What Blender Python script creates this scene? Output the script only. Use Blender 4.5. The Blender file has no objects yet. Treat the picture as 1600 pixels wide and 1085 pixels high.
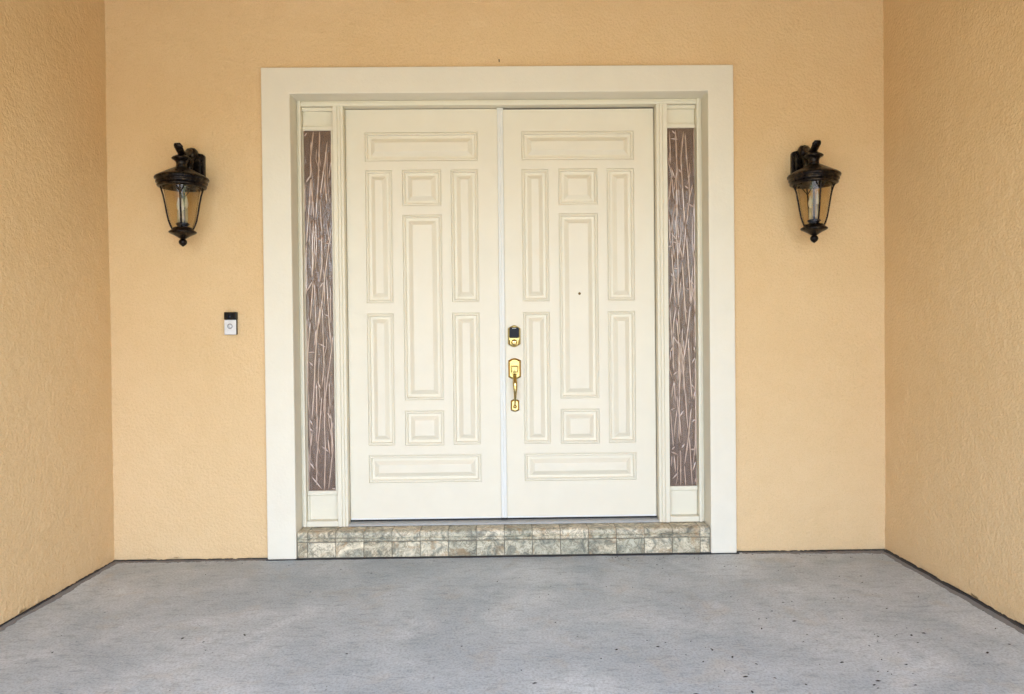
import bpy, bmesh, math, random
import numpy as np
from mathutils import Vector, Matrix

scene = bpy.context.scene
COL = scene.collection
R = math.radians

# ------------------------------------------------------------------ camera
CAM_YAW, CAM_PITCH, CAM_ROLL, CAM_D, CAM_H = 0.69, -0.77, 0.62, 4.24, 1.256
IMG_W, IMG_H, FPX = 1600, 1085, 1156.0


def cam_basis():
    y, p, r = R(CAM_YAW), R(CAM_PITCH), R(CAM_ROLL)
    F = Vector((math.sin(y) * math.cos(p), math.cos(y) * math.cos(p), math.sin(p)))
    R0 = F.cross(Vector((0, 0, 1))).normalized()
    U0 = R0.cross(F)
    return R0 * math.cos(r) - U0 * math.sin(r), U0 * math.cos(r) + R0 * math.sin(r), F


CR, CU, CF = cam_basis()
cd = bpy.data.cameras.new('camera')
cam = bpy.data.objects.new('camera', cd)
COL.objects.link(cam)
cam.matrix_world = Matrix(((CR.x, CU.x, -CF.x, 0), (CR.y, CU.y, -CF.y, -CAM_D),
                           (CR.z, CU.z, -CF.z, CAM_H), (0, 0, 0, 1)))
cd.sensor_fit = 'HORIZONTAL'
cd.sensor_width = 36.0
cd.lens = 36.0 * FPX / IMG_W
cd.clip_start = 0.05
cd.clip_end = 2000
scene.camera = cam


def un(px, py, Y):
    """photo pixel -> (x, z) on the vertical plane y = Y"""
    d = CF + CR * ((px - IMG_W / 2) / FPX) - CU * ((py - IMG_H / 2) / FPX)
    t = (Y + CAM_D) / d.y
    return d.x * t, CAM_H + d.z * t


# ------------------------------------------------------------------ light
SUN_EL, SUN_AZ = 74.0, 150.0         # high sun over the drive; the eave keeps it off the porch
world = bpy.data.worlds.new('World')
scene.world = world
world.use_nodes = True
wn = world.node_tree
sky = wn.nodes.new('ShaderNodeTexSky')
sky.sky_type = 'NISHITA'
sky.sun_disc = False
sky.sun_elevation = R(SUN_EL)
sky.sun_rotation = R(SUN_AZ)
sky.air_density = 1.0
sky.dust_density = 4.0
sky.ozone_density = 1.0
wn.nodes['Background'].inputs['Strength'].default_value = 0.15
wn.links.new(sky.outputs['Color'], wn.nodes['Background'].inputs['Color'])
ld = bpy.data.lights.new('sun', 'SUN')
ld.energy = 2.2
ld.angle = R(0.5)
ld.color = (1.0, 0.95, 0.87)
sun = bpy.data.objects.new('sun', ld)
COL.objects.link(sun)
sd = Vector((math.sin(R(SUN_AZ)) * math.cos(R(SUN_EL)), math.cos(R(SUN_AZ)) * math.cos(R(SUN_EL)), math.sin(R(SUN_EL))))
sun.rotation_euler = sd.to_track_quat('Z', 'Y').to_euler()
scene.view_settings.view_transform = 'Standard'
scene.view_settings.look = 'None'
scene.view_settings.gamma = 1.0
scene.view_settings.use_curve_mapping = False
scene.view_settings.exposure = 3.71
scene.render.engine = 'CYCLES'
scene.cycles.max_bounces = 14
scene.cycles.diffuse_bounces = 8
scene.cycles.use_denoising = True
scene.cycles.denoising_prefilter = 'NONE'
scene.cycles.use_guiding = True            # most light arrives through the porch opening
scene.cycles.guiding_training_samples = 48
scene.cycles.sample_clamp_indirect = 12.0

# ------------------------------------------------------------------ helpers


class MB:
    def __init__(self):
        self.v, self.f, self.s = [], [], []

    def add(self, vs, fs, smooth=False):
        b = len(self.v)
        self.v += [tuple(p) for p in vs]
        for f in fs:
            self.f.append(tuple(b + i for i in f))
            self.s.append(smooth)

    def box(self, x0, x1, y0, y1, z0, z1):
        self.add([(x0, y0, z0), (x1, y0, z0), (x1, y1, z0), (x0, y1, z0),
                  (x0, y0, z1), (x1, y0, z1), (x1, y1, z1), (x0, y1, z1)],
                 [(0, 3, 2, 1), (4, 5, 6, 7), (0, 1, 5, 4), (1, 2, 6, 5), (2, 3, 7, 6), (3, 0, 4, 7)])
        return self

    def extrude(self, prof, axis, a, b):
        """closed 2D profile swept along an axis; 'z': (x,y), 'x': (y,z), 'y': (x,z)"""
        mk = {'z': lambda p, t: (p[0], p[1], t), 'x': lambda p, t: (t, p[0], p[1]), 'y': lambda p, t: (p[0], t, p[1])}[axis]
        n = len(prof)
        self.add([mk(p, a) for p in prof] + [mk(p, b) for p in prof],
                 [(i, (i + 1) % n, n + (i + 1) % n, n + i) for i in range(n)] + [tuple(range(n))[::-1], tuple(range(n, 2 * n))])
        return self

    def lathe(self, prof, seg=32, c=(0, 0, 0), smooth=True):
        vs, fs = [], []
        for r, z in prof:
            for k in range(seg):
                a = 2 * math.pi * k / seg
                vs.append((c[0] + r * math.cos(a), c[1] + r * math.sin(a), c[2] + z))
        for i in range(len(prof) - 1):
            for k in range(seg):
                k2 = (k + 1) % seg
                fs.append((i * seg + k, i * seg + k2, (i + 1) * seg + k2, (i + 1) * seg + k))
        self.add(vs, fs, smooth)
        return self

    def tube(self, pts, rads, seg=10, flat=1.0, flat_axis=None, smooth=True):
        pts = [Vector(p) for p in pts]
        n = len(pts)
        if not hasattr(rads, '__len__'):
            rads = [rads] * n
        vs, fs = [], []
        ref = Vector((0, 1, 0)) if flat_axis is None else Vector(flat_axis)
        for i, p in enumerate(pts):
            t = (pts[min(i + 1, n - 1)] - pts[max(i - 1, 0)]).normalized()
            u = t.cross(ref)
            if u.length < 1e-4:
                u = t.cross(Vector((1, 0, 0)))
            u.normalize()
            w = u.cross(t).normalized()
            for k in range(seg):
                a = 2 * math.pi * k / seg
                vs.append(p + u * (rads[i] * math.cos(a)) + w * (rads[i] * flat * math.sin(a)))
        for i in range(n - 1):
            for k in range(seg):
                k2 = (k + 1) % seg
                fs.append((i * seg + k, i * seg + k2, (i + 1) * seg + k2, (i + 1) * seg + k))
        fs.append(tuple(range(seg))[::-1])
        fs.append(tuple(range((n - 1) * seg, n * seg)))
        self.add(vs, fs, smooth)
        return self

    def build(self, name, mat, parent=None, bevel=0.0, seg=2, autosmooth=False):
        me = bpy.data.meshes.new(name)
        me.from_pydata(self.v, [], self.f)
        me.polygons.foreach_set('use_smooth', self.s)
        bm = bmesh.new()
        bm.from_mesh(me)
        if bevel:
            es = [e for e in bm.edges if len(e.link_faces) == 2 and e.calc_face_angle(0) > 0.5]
            bmesh.ops.bevel(bm, geom=es, offset=bevel, segments=seg, profile=0.5, affect='EDGES', clamp_overlap=True)
        bmesh.ops.recalc_face_normals(bm, faces=bm.faces)
        bm.to_mesh(me)
        bm.free()
        me.materials.append(mat)
        o = bpy.data.objects.new(name, me)
        COL.objects.link(o)
        o.parent = parent
        return o


def tag(o, label=None, cat=None, group=None, kind=None):
    for k, v in (('label', label), ('category', cat), ('group', group), ('kind', kind)):
        if v:
            o[k] = v
    return o


def empty(name, loc=(0, 0, 0)):
    o = bpy.data.objects.new(name, None)
    o.empty_display_size = 0.1
    o.location = loc
    COL.objects.link(o)
    return o


# --- materials
class NT:
    def __init__(self, name):
        self.m = bpy.data.materials.new(name)
        self.m.use_nodes = True
        self.t = self.m.node_tree
        self.b = self.t.nodes['Principled BSDF']

    def n(self, typ, **kw):
        nd = self.t.nodes.new(typ)
        for k, v in kw.items():
            if k.startswith('i_'):
                key = k[2:]
                nd.inputs[int(key) if key.isdigit() else key.replace('_', ' ')].default_value = v
            else:
                setattr(nd, k, v)
        return nd

    def l(self, a, b):
        self.t.links.new(a, b)

    def noise(self, vec, scale, detail=4, rough=0.55, dist=0.0):
        nd = self.n('ShaderNodeTexNoise')
        nd.inputs['Scale'].default_value = scale
        nd.inputs['Detail'].default_value = detail
        nd.inputs['Roughness'].default_value = rough
        nd.inputs['Distortion'].default_value = dist
        if vec is not None:
            self.l(vec, nd.inputs['Vector'])
        return nd.outputs['Fac']

    def ramp(self, fac, stops, interp='LINEAR'):
        nd = self.n('ShaderNodeValToRGB')
        nd.color_ramp.interpolation = interp
        e = nd.color_ramp.elements
        while len(e) < len(stops):
            e.new(0.5)
        for i, (p, c) in enumerate(stops):
            e[i].position = p
            e[i].color = (c, c, c, 1) if not hasattr(c, '__len__') else (*c, 1)
        self.l(fac, nd.inputs['Fac'])
        return nd.outputs['Color']

    def mix(self, fac, a, b, mode='MIX'):
        nd = self.n('ShaderNodeMix', data_type='RGBA', blend_type=mode)
        for sock, val in ((0, fac), (6, a), (7, b)):
            if isinstance(val, (int, float)):
                nd.inputs[sock].default_value = val
            elif isinstance(val, tuple):
                nd.inputs[sock].default_value = (*val, 1)
            else:
                self.l(val, nd.inputs[sock])
        return nd.outputs[2]

    def pos(self, scale=(1, 1, 1)):
        g = self.n('ShaderNodeNewGeometry')
        mp = self.n('ShaderNodeMapping')
        mp.inputs['Scale'].default_value = scale
        self.l(g.outputs['Position'], mp.inputs['Vector'])
        return mp.outputs['Vector']

    def bump(self, height, strength=0.3, dist=0.003, prev=None):
        nd = self.n('ShaderNodeBump')
        nd.inputs['Strength'].default_value = strength
        nd.inputs['Distance'].default_value = dist
        self.l(height, nd.inputs['Height'])
        if prev is not None:
            self.l(prev, nd.inputs['Normal'])
        return nd.outputs['Normal']

    def done(self, color=None, rough=None, normal=None, **kw):
        if color is not None:
            if isinstance(color, tuple):
                self.b.inputs['Base Color'].default_value = (*color, 1)
            else:
                self.l(color, self.b.inputs['Base Color'])
        if rough is not None:
            if isinstance(rough, (int, float)):
                self.b.inputs['Roughness'].default_value = rough
            else:
                self.l(rough, self.b.inputs['Roughness'])
        if normal is not None:
            self.l(normal, self.b.inputs['Normal'])
        for k, v in kw.items():
            self.b.inputs[k.replace('_', ' ')].default_value = v
        return self.m


def mat_stucco():
    t = NT('peach_stucco')
    p = t.pos()
    big = t.noise(p, 1.3, 3, 0.6)
    mid = t.noise(p, 9, 4, 0.6)
    c = t.mix(t.ramp(big, [(0.3, 0.0), (0.7, 1.0)]), (0.715, 0.514, 0.282), (0.755, 0.559, 0.324))
    c = t.mix(t.ramp(mid, [(0.35, 0.0), (0.75, 0.35)]), c, (0.69, 0.485, 0.25))
    lump = t.noise(p, 66, 3, 0.55, 0.0)
    grit = t.noise(p, 150, 3, 0.65)
    pit = t.noise(p, 30, 3, 0.6)
    nb = t.bump(t.ramp(lump, [(0.34, 0.0), (0.66, 1.0)]), 0.52, 0.0042)
    nb = t.bump(grit, 0.55, 0.0022, nb)
    c = t.mix(t.ramp(grit, [(0.3, 0.32), (0.52, 0.0)]), c, (0.50, 0.33, 0.15))
    c = t.mix(t.ramp(pit, [(0.70, 0.0), (0.82, 0.30)]), c, (0.55, 0.38, 0.19))
    return t.done(c, 0.85, nb, Specular_IOR_Level=0.25)


def mat_paint(name, col, rough=0.45, bumpy=0.08, wob=6):
    t = NT(name)
    p = t.pos()
    n1 = t.noise(p, wob, 4, 0.6)
    c = t.mix(t.ramp(n1, [(0.3, 0.0), (0.7, 1.0)]), tuple(v * 0.965 for v in col), col)
    grime = t.noise(p, 38, 6, 0.7, 0.5)
    c = t.mix(t.ramp(grime, [(0.66, 0.0), (0.85, 0.18)]), c, tuple(v * 0.72 for v in col))
    nb = t.bump(t.noise(p, 55, 4, 0.6), bumpy, 0.004)
    nb = t.bump(t.noise(p, 420, 2, 0.5), bumpy, 0.0008, nb)
    return t.done(c, rough, nb, Specular_IOR_Level=0.4)


def mat_concrete():
    t = NT('sealed_grey_concrete')
    p = t.pos()
    ps = t.pos((4.0, 10, 1))
    big = t.noise(p, 1.1, 5, 0.6, 0.4)
    blot = t.noise(p, 4.2, 6, 0.65, 0.6)
    streak = t.noise(ps, 3.0, 6, 0.65, 0.3)
    fine = t.noise(p, 95, 3, 0.7)
    cloud = t.noise(p, 2.6, 5, 0.62, 0.8)
    scuff = t.noise(t.pos((7, 22, 1)), 2.2, 5, 0.7, 0.5)
    c = t.mix(t.ramp(big, [(0.35, 0.0), (0.65, 1.0)]), (0.385, 0.432, 0.460), (0.535, 0.58, 0.595))
    c = t.mix(t.ramp(cloud, [(0.36, 0.55), (0.52, 0.0)]), c, (0.31, 0.365, 0.40))
    c = t.mix(t.ramp(cloud, [(0.56, 0.0), (0.74, 0.6)]), c, (0.66, 0.70, 0.715))
    c = t.mix(t.ramp(blot, [(0.55, 0.0), (0.72, 0.5)]), c, (0.47, 0.43, 0.36))
    c = t.mix(t.ramp(streak, [(0.32, 0.42), (0.48, 0.0)]), c, (0.18, 0.205, 0.22))
    c = t.mix(t.ramp(scuff, [(0.62, 0.0), (0.72, 0.5)]), c, (0.70, 0.715, 0.715))
    c = t.mix(t.ramp(scuff, [(0.27, 0.45), (0.36, 0.0)]), c, (0.17, 0.175, 0.18))
    c = t.mix(t.ramp(fine, [(0.36, 0.42), (0.56, 0.0)]), c, (0.13, 0.14, 0.15))
    vo = t.n('ShaderNodeTexVoronoi')
    vo.inputs['Scale'].default_value = 26
    t.l(p, vo.inputs['Vector'])
    sel = t.noise(p, 5, 2)
    dot = t.ramp(vo.outputs['Distance'], [(0.05, 1.0), (0.10, 0.0)])
    dm = t.mix(1.0, dot, t.ramp(sel, [(0.5, 0.0), (0.6, 1.0)]), 'MULTIPLY')
    c = t.mix(dm, c, (0.12, 0.115, 0.11))
    nb = t.bump(t.noise(ps, 4, 5, 0.6), 0.16, 0.004)
    nb = t.bump(fine, 0.25, 0.001, nb)
    return t.done(c, t.ramp(blot, [(0.3, 0.5), (0.7, 0.68)]), nb, Specular_IOR_Level=0.35)


def mat_slate():
    t = NT('slate_tile')
    oi = t.n('ShaderNodeObjectInfo')
    g = t.n('ShaderNodeNewGeometry')
    sc = t.n('ShaderNodeVectorMath', operation='SCALE')
    cx = t.n('ShaderNodeCombineXYZ')
    for i in range(3):
        t.l(oi.outputs['Random'], cx.inputs[i])
    t.l(cx.outputs[0], sc.inputs[0])
    sc.inputs['Scale'].default_value = 37.0
    ad = t.n('ShaderNodeVectorMath', operation='ADD')
    t.l(g.outputs['Position'], ad.inputs[0])
    t.l(sc.outputs[0], ad.inputs[1])
    v = ad.outputs[0]
    n1 = t.noise(v, 12, 6, 0.62, 1.8)
    n2 = t.noise(v, 19, 6, 0.65, 2.2)
    n3 = t.noise(v, 9, 4, 0.6, 1.0)
    c = t.ramp(n1, [(0.30, (0.13, 0.14, 0.12)), (0.42, (0.33, 0.335, 0.295)), (0.52, (0.56, 0.53, 0.44)), (0.66, (0.70, 0.67, 0.58))])
    c = t.mix(t.ramp(n2, [(0.50, 0.0), (0.53, 0.85), (0.56, 0.25), (0.64, 0.0)]), c, (0.13, 0.105, 0.07))
    c = t.mix(t.ramp(n3, [(0.55, 0.0), (0.68, 0.65)]), c, (0.38, 0.25, 0.13))
    wn_ = t.n('ShaderNodeTexWhiteNoise', noise_dimensions='1D')
    t.l(oi.outputs['Random'], wn_.inputs['W'])
    tint = t.ramp(wn_.outputs['Value'], [(0.0, (0.80, 0.78, 0.66)), (0.25, (1.16, 1.09, 0.95)), (0.5, (0.76, 0.75, 0.65)), (0.75, (1.18, 1.10, 0.94)), (1.0, (0.85, 0.78, 0.64))])
    c = t.mix(1.0, c, tint, 'MULTIPLY')
    nb = t.bump(n2, 0.5, 0.003)
    nb = t.bump(t.noise(v, 90, 4, 0.6), 0.3, 0.001, nb)
    return t.done(c, 0.5, nb)


def mat_simple(name, col, rough=0.5, metallic=0.0, bumps=0.0, bs=60, **kw):
    t = NT(name)
    p = t.pos()
    n1 = t.noise(p, bs, 4, 0.6)
    c = t.mix(t.ramp(n1, [(0.3, 0.0), (0.7, 1.0)]), tuple(v * 0.88 for v in col), col)
    nb = t.bump(n1, bumps, 0.002) if bumps else None
    return t.done(c, rough, nb, Metallic=metallic, **kw)


def mat_bronze():
    t = NT('aged_black_bronze')
    p = t.pos()
    n1 = t.noise(p, 42, 5, 0.65, 0.5)
    c = t.mix(t.ramp(n1, [(0.52, 0.0), (0.72, 0.8)]), (0.009, 0.006, 0.006), (0.12, 0.085, 0.045))
    nb = t.bump(t.noise(p, 130, 3, 0.6), 0.25, 0.0015)
    return t.done(c, t.ramp(n1, [(0.3, 0.22), (0.7, 0.42)]), nb, Metallic=0.7)


def mat_lamp_glass():
    t = NT('clear_lamp_glass')
    nt = t.t
    tr = t.n('ShaderNodeBsdfTransparent')
    tr.inputs['Color'].default_value = (0.88, 0.82, 0.68, 1)
    gl = t.n('ShaderNodeBsdfGlossy')
    gl.inputs['Roughness'].default_value = 0.06
    nb = t.bump(t.noise(t.pos((1, 1, 0.3)), 45, 3), 0.4, 0.006)
    t.l(nb, gl.inputs['Normal'])
    lw = t.n('ShaderNodeLayerWeight')
    lw.inputs['Blend'].default_value = 0.5
    fr = t.n('ShaderNodeValToRGB')
    fr.color_ramp.elements[0].position, fr.color_ramp.elements[0].color = 0.3, (0.06, 0.06, 0.06, 1)
    fr.color_ramp.elements[1].position, fr.color_ramp.elements[1].color = 1.0, (0.45, 0.45, 0.45, 1)
    t.l(lw.outputs['Facing'], fr.inputs['Fac'])
    mx = t.n('ShaderNodeMixShader')
    t.l(fr.outputs[0], mx.inputs[0])
    t.l(tr.outputs[0], mx.inputs[1])
    t.l(gl.outputs[0], mx.inputs[2])
    nt.links.new(mx.outputs[0], nt.nodes['Material Output'].inputs['Surface'])
    return t.m


def mat_cast_glass(name, col, trans, rough):
    t = NT(name)
    p = t.pos()
    n1 = t.noise(p, 7, 4, 0.6, 0.5)
    c = t.mix(t.ramp(n1, [(0.3, 0.0), (0.7, 1.0)]), tuple(v * 0.85 for v in col), col)
    nb = t.bump(t.noise(t.pos((1, 1, 0.16)), 42, 3, 0.55, 0.8), 0.8, 0.009)
    return t.done(c, rough, nb, Transmission_Weight=trans, IOR=1.5, Specular_IOR_Level=0.7)


def mat_grass():
    t = NT('lawn_green')
    p = t.pos()
    c = t.mix(t.noise(p, 0.8, 5), (0.06, 0.09, 0.03), (0.10, 0.13, 0.05))
    return t.done(c, 0.9, t.bump(t.noise(p, 40, 4), 0.6, 0.03))


M_STUCCO = mat_stucco()
M_CASING = mat_paint('smooth_white_render', (0.77, 0.73, 0.605), 0.6, 0.3)
M_DOOR = mat_paint('cream_door_paint', (0.76, 0.71, 0.575), 0.42, 0.025)
M_FRAME = mat_paint('cream_frame_paint', (0.75, 0.705, 0.565), 0.45, 0.03)
M_ASTRAGAL = mat_paint('white_metal_strip', (0.74, 0.745, 0.70), 0.4, 0.05, 14)
M_CONC = mat_concrete()
M_DRIVE = mat_simple('grey_driveway_paving', (0.16, 0.155, 0.15), 0.8, bumps=0.3, bs=8)
M_GRASS = mat_grass()
M_SLATE = mat_slate()
M_GROUT = mat_simple('tan_grout', (0.24, 0.215, 0.165), 0.9, bumps=0.5, bs=200)
M_BRONZE = mat_bronze()
M_LGLASS = mat_lamp_glass()
M_PANE = mat_cast_glass('bronze_cast_glass', (0.49, 0.34, 0.26), 0.70, 0.20)
M_STALK = mat_simple('bronze_cast_glass_relief', (0.50, 0.36, 0.285), 0.10, IOR=2.2)  # opaque base raised to put highlights into the relief's colour
M_BRASS = mat_simple('polished_brass', (0.60, 0.47, 0.20), 0.16, 1.0, 0.05, 90)
M_BRASS_D = mat_simple('dark_brass_line', (0.16, 0.09, 0.02), 0.5, 0.6)
M_SCREEN = mat_simple('black_glass_screen', (0.004, 0.006, 0.016), 0.2, Specular_IOR_Level=0.15)
M_BLACK = mat_simple('black_plastic', (0.005, 0.005, 0.007), 0.25, Specular_IOR_Level=0.25)
M_SILVER = mat_simple('satin_silver_plastic', (0.72, 0.73, 0.74), 0.38, 0.15)
M_RING = mat_simple('grey_button_ring', (0.30, 0.31, 0.33), 0.3, 0.2)
M_RUBBER = mat_simple('black_rubber_seal', (0.012, 0.011, 0.011), 0.7)
M_SILL = mat_simple('mill_aluminium_sill', (0.42, 0.425, 0.41), 0.5, 0.2, 0.1, 60)
M_CANDLE = mat_simple('ivory_candle_sleeve', (0.55, 0.51, 0.38), 0.5)
M_BULB = mat_simple('frosted_bulb', (0.62, 0.61, 0.54), 0.25)
M_JOINT = mat_simple('dark_joint_sealant', (0.045, 0.044, 0.045), 0.8, bumps=0.6, bs=90)
M_EDGE_BAND = mat_simple('dark_floor_edge', (0.20, 0.195, 0.19), 0.85, bumps=0.6, bs=60)  # darker grey for the strip along the slab edge
M_TAUPE = mat_simple('taupe_interior_paint', (0.62, 0.47, 0.36), 0.8)
M_WOODFL = mat_simple('dark_interior_floor', (0.035, 0.028, 0.024), 0.5)
M_CRUMB = mat_simple('dark_leaf_crumb', (0.035, 0.028, 0.02), 0.9)
M_SOFFIT = mat_simple('dimming_brown_soffit', (0.46, 0.31, 0.15), 0.8, bumps=0.3)  # brown chosen to cut the light the ceiling sends back

# ------------------------------------------------------------------ setting
XL, XR, ZC, YF = -2.234, 2.200, 3.55, -4.6     # porch: side walls, ceiling, open front

g = MB()  # lawn and drive lie out of view, put in only for bounced light
g.add([(-300, -300, -0.16), (300, -300, -0.16), (300, 300, -0.16), (-300, 300, -0.16)], [(0, 1, 2, 3)])
tag(g.build('ground', M_GRASS), kind='structure')
g = MB()
g.box(-5.0, 5.0, -26, YF - 0.45, -0.3, -0.13)
tag(g.build('unseen_driveway', M_DRIVE, bevel=0.01), kind='structure')

floor_ = MB()
floor_.box(-3.2, 3.2, YF - 0.4, 0.3, -0.4, 0.0)
FLOOR = tag(floor_.build('porch_floor', M_CONC, bevel=0.012), kind='structure')


def lattice(nx, nz, cell, seed, step):
    """smooth value noise on a grid, feature size = cell metres"""
    rng = np.random.default_rng(seed)
    gx, gz = int(nx * step / cell) + 3, int(nz * step / cell) + 3
    L = rng.uniform(-1, 1, (gx, gz))
    u = np.arange(nx) * step / cell
    w = np.arange(nz) * step / cell
    i, j = u.astype(int), w.astype(int)
    fu, fw = u - i, w - j
    fu = (fu * fu * (3 - 2 * fu))[:, None]
    fw = (fw * fw * (3 - 2 * fw))[None, :]
    a, b = L[np.ix_(i, j)], L[np.ix_(i + 1, j)]
    c, d = L[np.ix_(i, j + 1)], L[np.ix_(i + 1, j + 1)]
    return (a * (1 - fu) + b * fu) * (1 - fw) + (c * (1 - fu) + d * fu) * fw


def stucco_sheet(mb, origin, du, normal, length, height, seed, hole=None, step=0.0125):
    """hand-floated stucco: a fine grid pushed in and out, ragged along its foot"""
    nx, nz = int(round(length / step)) + 1, int(round(height / step)) + 1
    su = length / (nx - 1)
    sw = height / (nz - 1)
    h = 0.0011 * lattice(nx, nz, 0.027, seed, step) + 0.0007 * lattice(nx, nz, 0.055, seed + 1, step) \
        + 0.0022 * lattice(nx, nz, 0.42, seed + 2, step)
    rng = random.Random(seed)
    o, du, nrm = np.array(origin, float), np.array(du, float), np.array(normal, float)
    base = lattice(nx, 4, 0.07, seed + 5, step)[:, 0] * 0.004 + 0.009
    vs, fs = [], []
    for i in range(nx):
        for j in range(nz):
            z = j * sw
            if j == 0:
                z = base[i] + rng.uniform(-0.003, 0.003)
            p = o + du * (i * su) + nrm * h[i, j]
            vs.append((p[0], p[1], o[2] + z))
    for i in range(nx - 1):
        for j in range(nz - 1):
            if hole and hole[0] < (i + 0.5) * su < hole[1] and (j + 0.5) * sw < hole[2]:
                continue
            k = i * nz + j
            fs.append((k, k + nz, k + nz + 1, k + 1))
    mb.add(vs, fs, True)


OPX0, OPX1, OPZ = -1.190, 1.180, 2.643          # clear opening inside the casing
b = MB()
stucco_sheet(b, (XL - 0.01, 0, 0), (1, 0, 0), (0, -1, 0), XR - XL + 0.02, 3.5, 11,
             hole=(OPX0 - 0.06 - XL, OPX1 + 0.08 - XL, OPZ + 0.06))
b.box(XL - 0.3, OPX0 - 0.05, 0.012, 0.21, -0.1, 3.5)
b.box(OPX1 + 0.05, XR + 0.3, 0.012, 0.21, -0.1, 3.5)
b.box(OPX0 - 0.05, OPX1 + 0.05, 0.012, 0.21, OPZ + 0.05, 3.5)
tag(b.build('stucco_wall', M_STUCCO), 'peach stucco wall around the double door, carrying both lanterns', 'wall', 'stucco porch walls')
for nm, x, sgn, sd_, lab in (('stucco_wall', XL, 1, 31, 'shaded peach stucco side wall at the doorbell end of the porch'),
                             ('stucco_wall', XR, -1, 51, 'shaded peach stucco side wall with wide dark joint along its foot')):
    b = MB()
    stucco_sheet(b, (x, YF, 0), (0, 1, 0), (sgn, 0, 0), -YF + 0.008, 3.5, sd_)
    xa, xb = sorted((x - sgn * 0.012, x - sgn * 0.45))
    b.box(xa, xb, YF, 0.011, -0.1, 3.5)
    tag(b.build(nm, M_STUCCO), lab, 'wall', 'stucco porch walls')

# unseen porch roof, its beam, eave and brown tone shaped to hold back light
b = MB()
b.box(XL - 0.8, XR + 0.8, YF - 0.9, 4.2, ZC, ZC + 0.25)
b.box(XL - 0.44, XR + 0.44, YF + 0.003, YF + 0.26, 2.92, ZC + 0.01)
tag(b.build('porch_roof', M_SOFFIT), 'unseen flat brown porch ceiling with a front beam shaped to dim the walls', 'roof')

# hall behind the door, seen only through the cast glass
b = MB()
b.box(XL - 0.2, XR + 0.2, 0.22, 4.0, -0.1, 0.145)
tag(b.build('hall_floor', M_WOODFL), kind='structure')
for nm, bx in (('hall_wall', (XL - 0.2, XL, 0.215, 4.0, 0.15, ZC - 0.003)), ('hall_wall', (XR, XR + 0.2, 0.215, 4.0, 0.15, ZC - 0.003)),
               ('hall_wall', (XL, XR, 0.50, 0.6, 0.15, ZC - 0.003))):  # the last is a partition added close behind the panes to back them
    b = MB()
    b.box(*bx)
    tag(b.build(nm, M_TAUPE), kind='structure')

b = MB()
b.box(XL + 0.003, XR - 0.003, 0.46, 0.498, 0.147, 0.72)  # board added behind the glass to darken the foot of the panes
tag(b.build('added_dark_board', M_WOODFL), kind='structure')

# dark joint where slab meets wall, darker band beside it, children of the floor


def ragged_strip(name, mat, p0, p1, inward, w0, w1, z, seed, n=160, jag=0.35):
    rng = random.Random(seed)
    p0, p1, q = Vector(p0), Vector(p1), Vector(inward)
    m = MB()
    vs = []
    k = 0.0
    for i in range(n + 1):
        t = i / n
        k = 0.75 * k + 0.25 * rng.uniform(-1, 1)
        w = (w0 + (w1 - w0) * t) * (1 + jag * 2.2 * k)
        a = p0.lerp(p1, t)
        e = a + q * w
        vs += [(a.x, a.y, z), (e.x, e.y, z + rng.uniform(-0.0005, 0.0005)), (e.x, e.y, z - 0.02)]
    m.add(vs, [(3 * i, 3 * i + 3, 3 * i + 4, 3 * i + 1) for i in range(n)] + [(3 * i + 1, 3 * i + 4, 3 * i + 5, 3 * i + 2) for i in range(n)])
    return m.build(name, mat, FLOOR)


ragged_strip('joint_sealant', M_JOINT, (XL - 0.01, 0.012, 0), (-1.35, 0.012, 0), (0, -1, 0), 0.022, 0.018, 0.003, 3)
ragged_strip('joint_sealant', M_JOINT, (1.32, 0.012, 0), (XR + 0.01, 0.012, 0), (0, -1, 0), 0.020, 0.026, 0.003, 4)
ragged_strip('joint_sealant', M_JOINT, (-1.36, -0.008, 0), (1.34, -0.008, 0), (0, -1, 0), 0.028, 0.028, 0.0028, 5, jag=0.12)
ragged_strip('joint_sealant', M_JOINT, (XL - 0.01, YF, 0), (XL - 0.01, 0, 0), (1, 0, 0), 0.017, 0.017, 0.0034, 6, n=260)
ragged_strip('joint_sealant', M_JOINT, (XR + 0.01, YF, 0), (XR + 0.01, 0, 0), (-1, 0, 0), 0.040, 0.030, 0.0034, 7, n=260, jag=0.2)
ragged_strip('floor_edge_band', M_EDGE_BAND, (1.36, 0.0, 0), (XR, 0.0, 0), (0, -1, 0), 0.035, 0.065, 0.0015, 8, jag=0.2)
ragged_strip('floor_edge_band', M_EDGE_BAND, (XL, 0.0, 0), (-1.36, 0.0, 0), (0, -1, 0), 0.045, 0.03, 0.0016, 18, jag=0.35)
ragged_strip('floor_edge_band', M_EDGE_BAND, (XL, YF, 0), (XL, 0.0, 0), (1, 0, 0), 0.02, 0.036, 0.0019, 19, n=260, jag=0.35)
ragged_strip('floor_edge_band', M_EDGE_BAND, (XR, YF, 0), (XR, 0.0, 0), (-1, 0, 0), 0.062, 0.05, 0.0018, 9, n=260, jag=0.15)

# ------------------------------------------------------------------ casing
m = MB()
m.extrude([(-1.354, 0.004), (-1.351, 2.792), (1.326, 2.792), (1.328, 0.004), (OPX1, 0.004), (OPX1, OPZ), (OPX0, OPZ), (OPX0, 0.004)], 'y', -0.030, 0.205)
tag(m.build('door_casing', M_CASING, bevel=0.005), 'wide flat off-white casing framing the double door', 'door casing')

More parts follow.
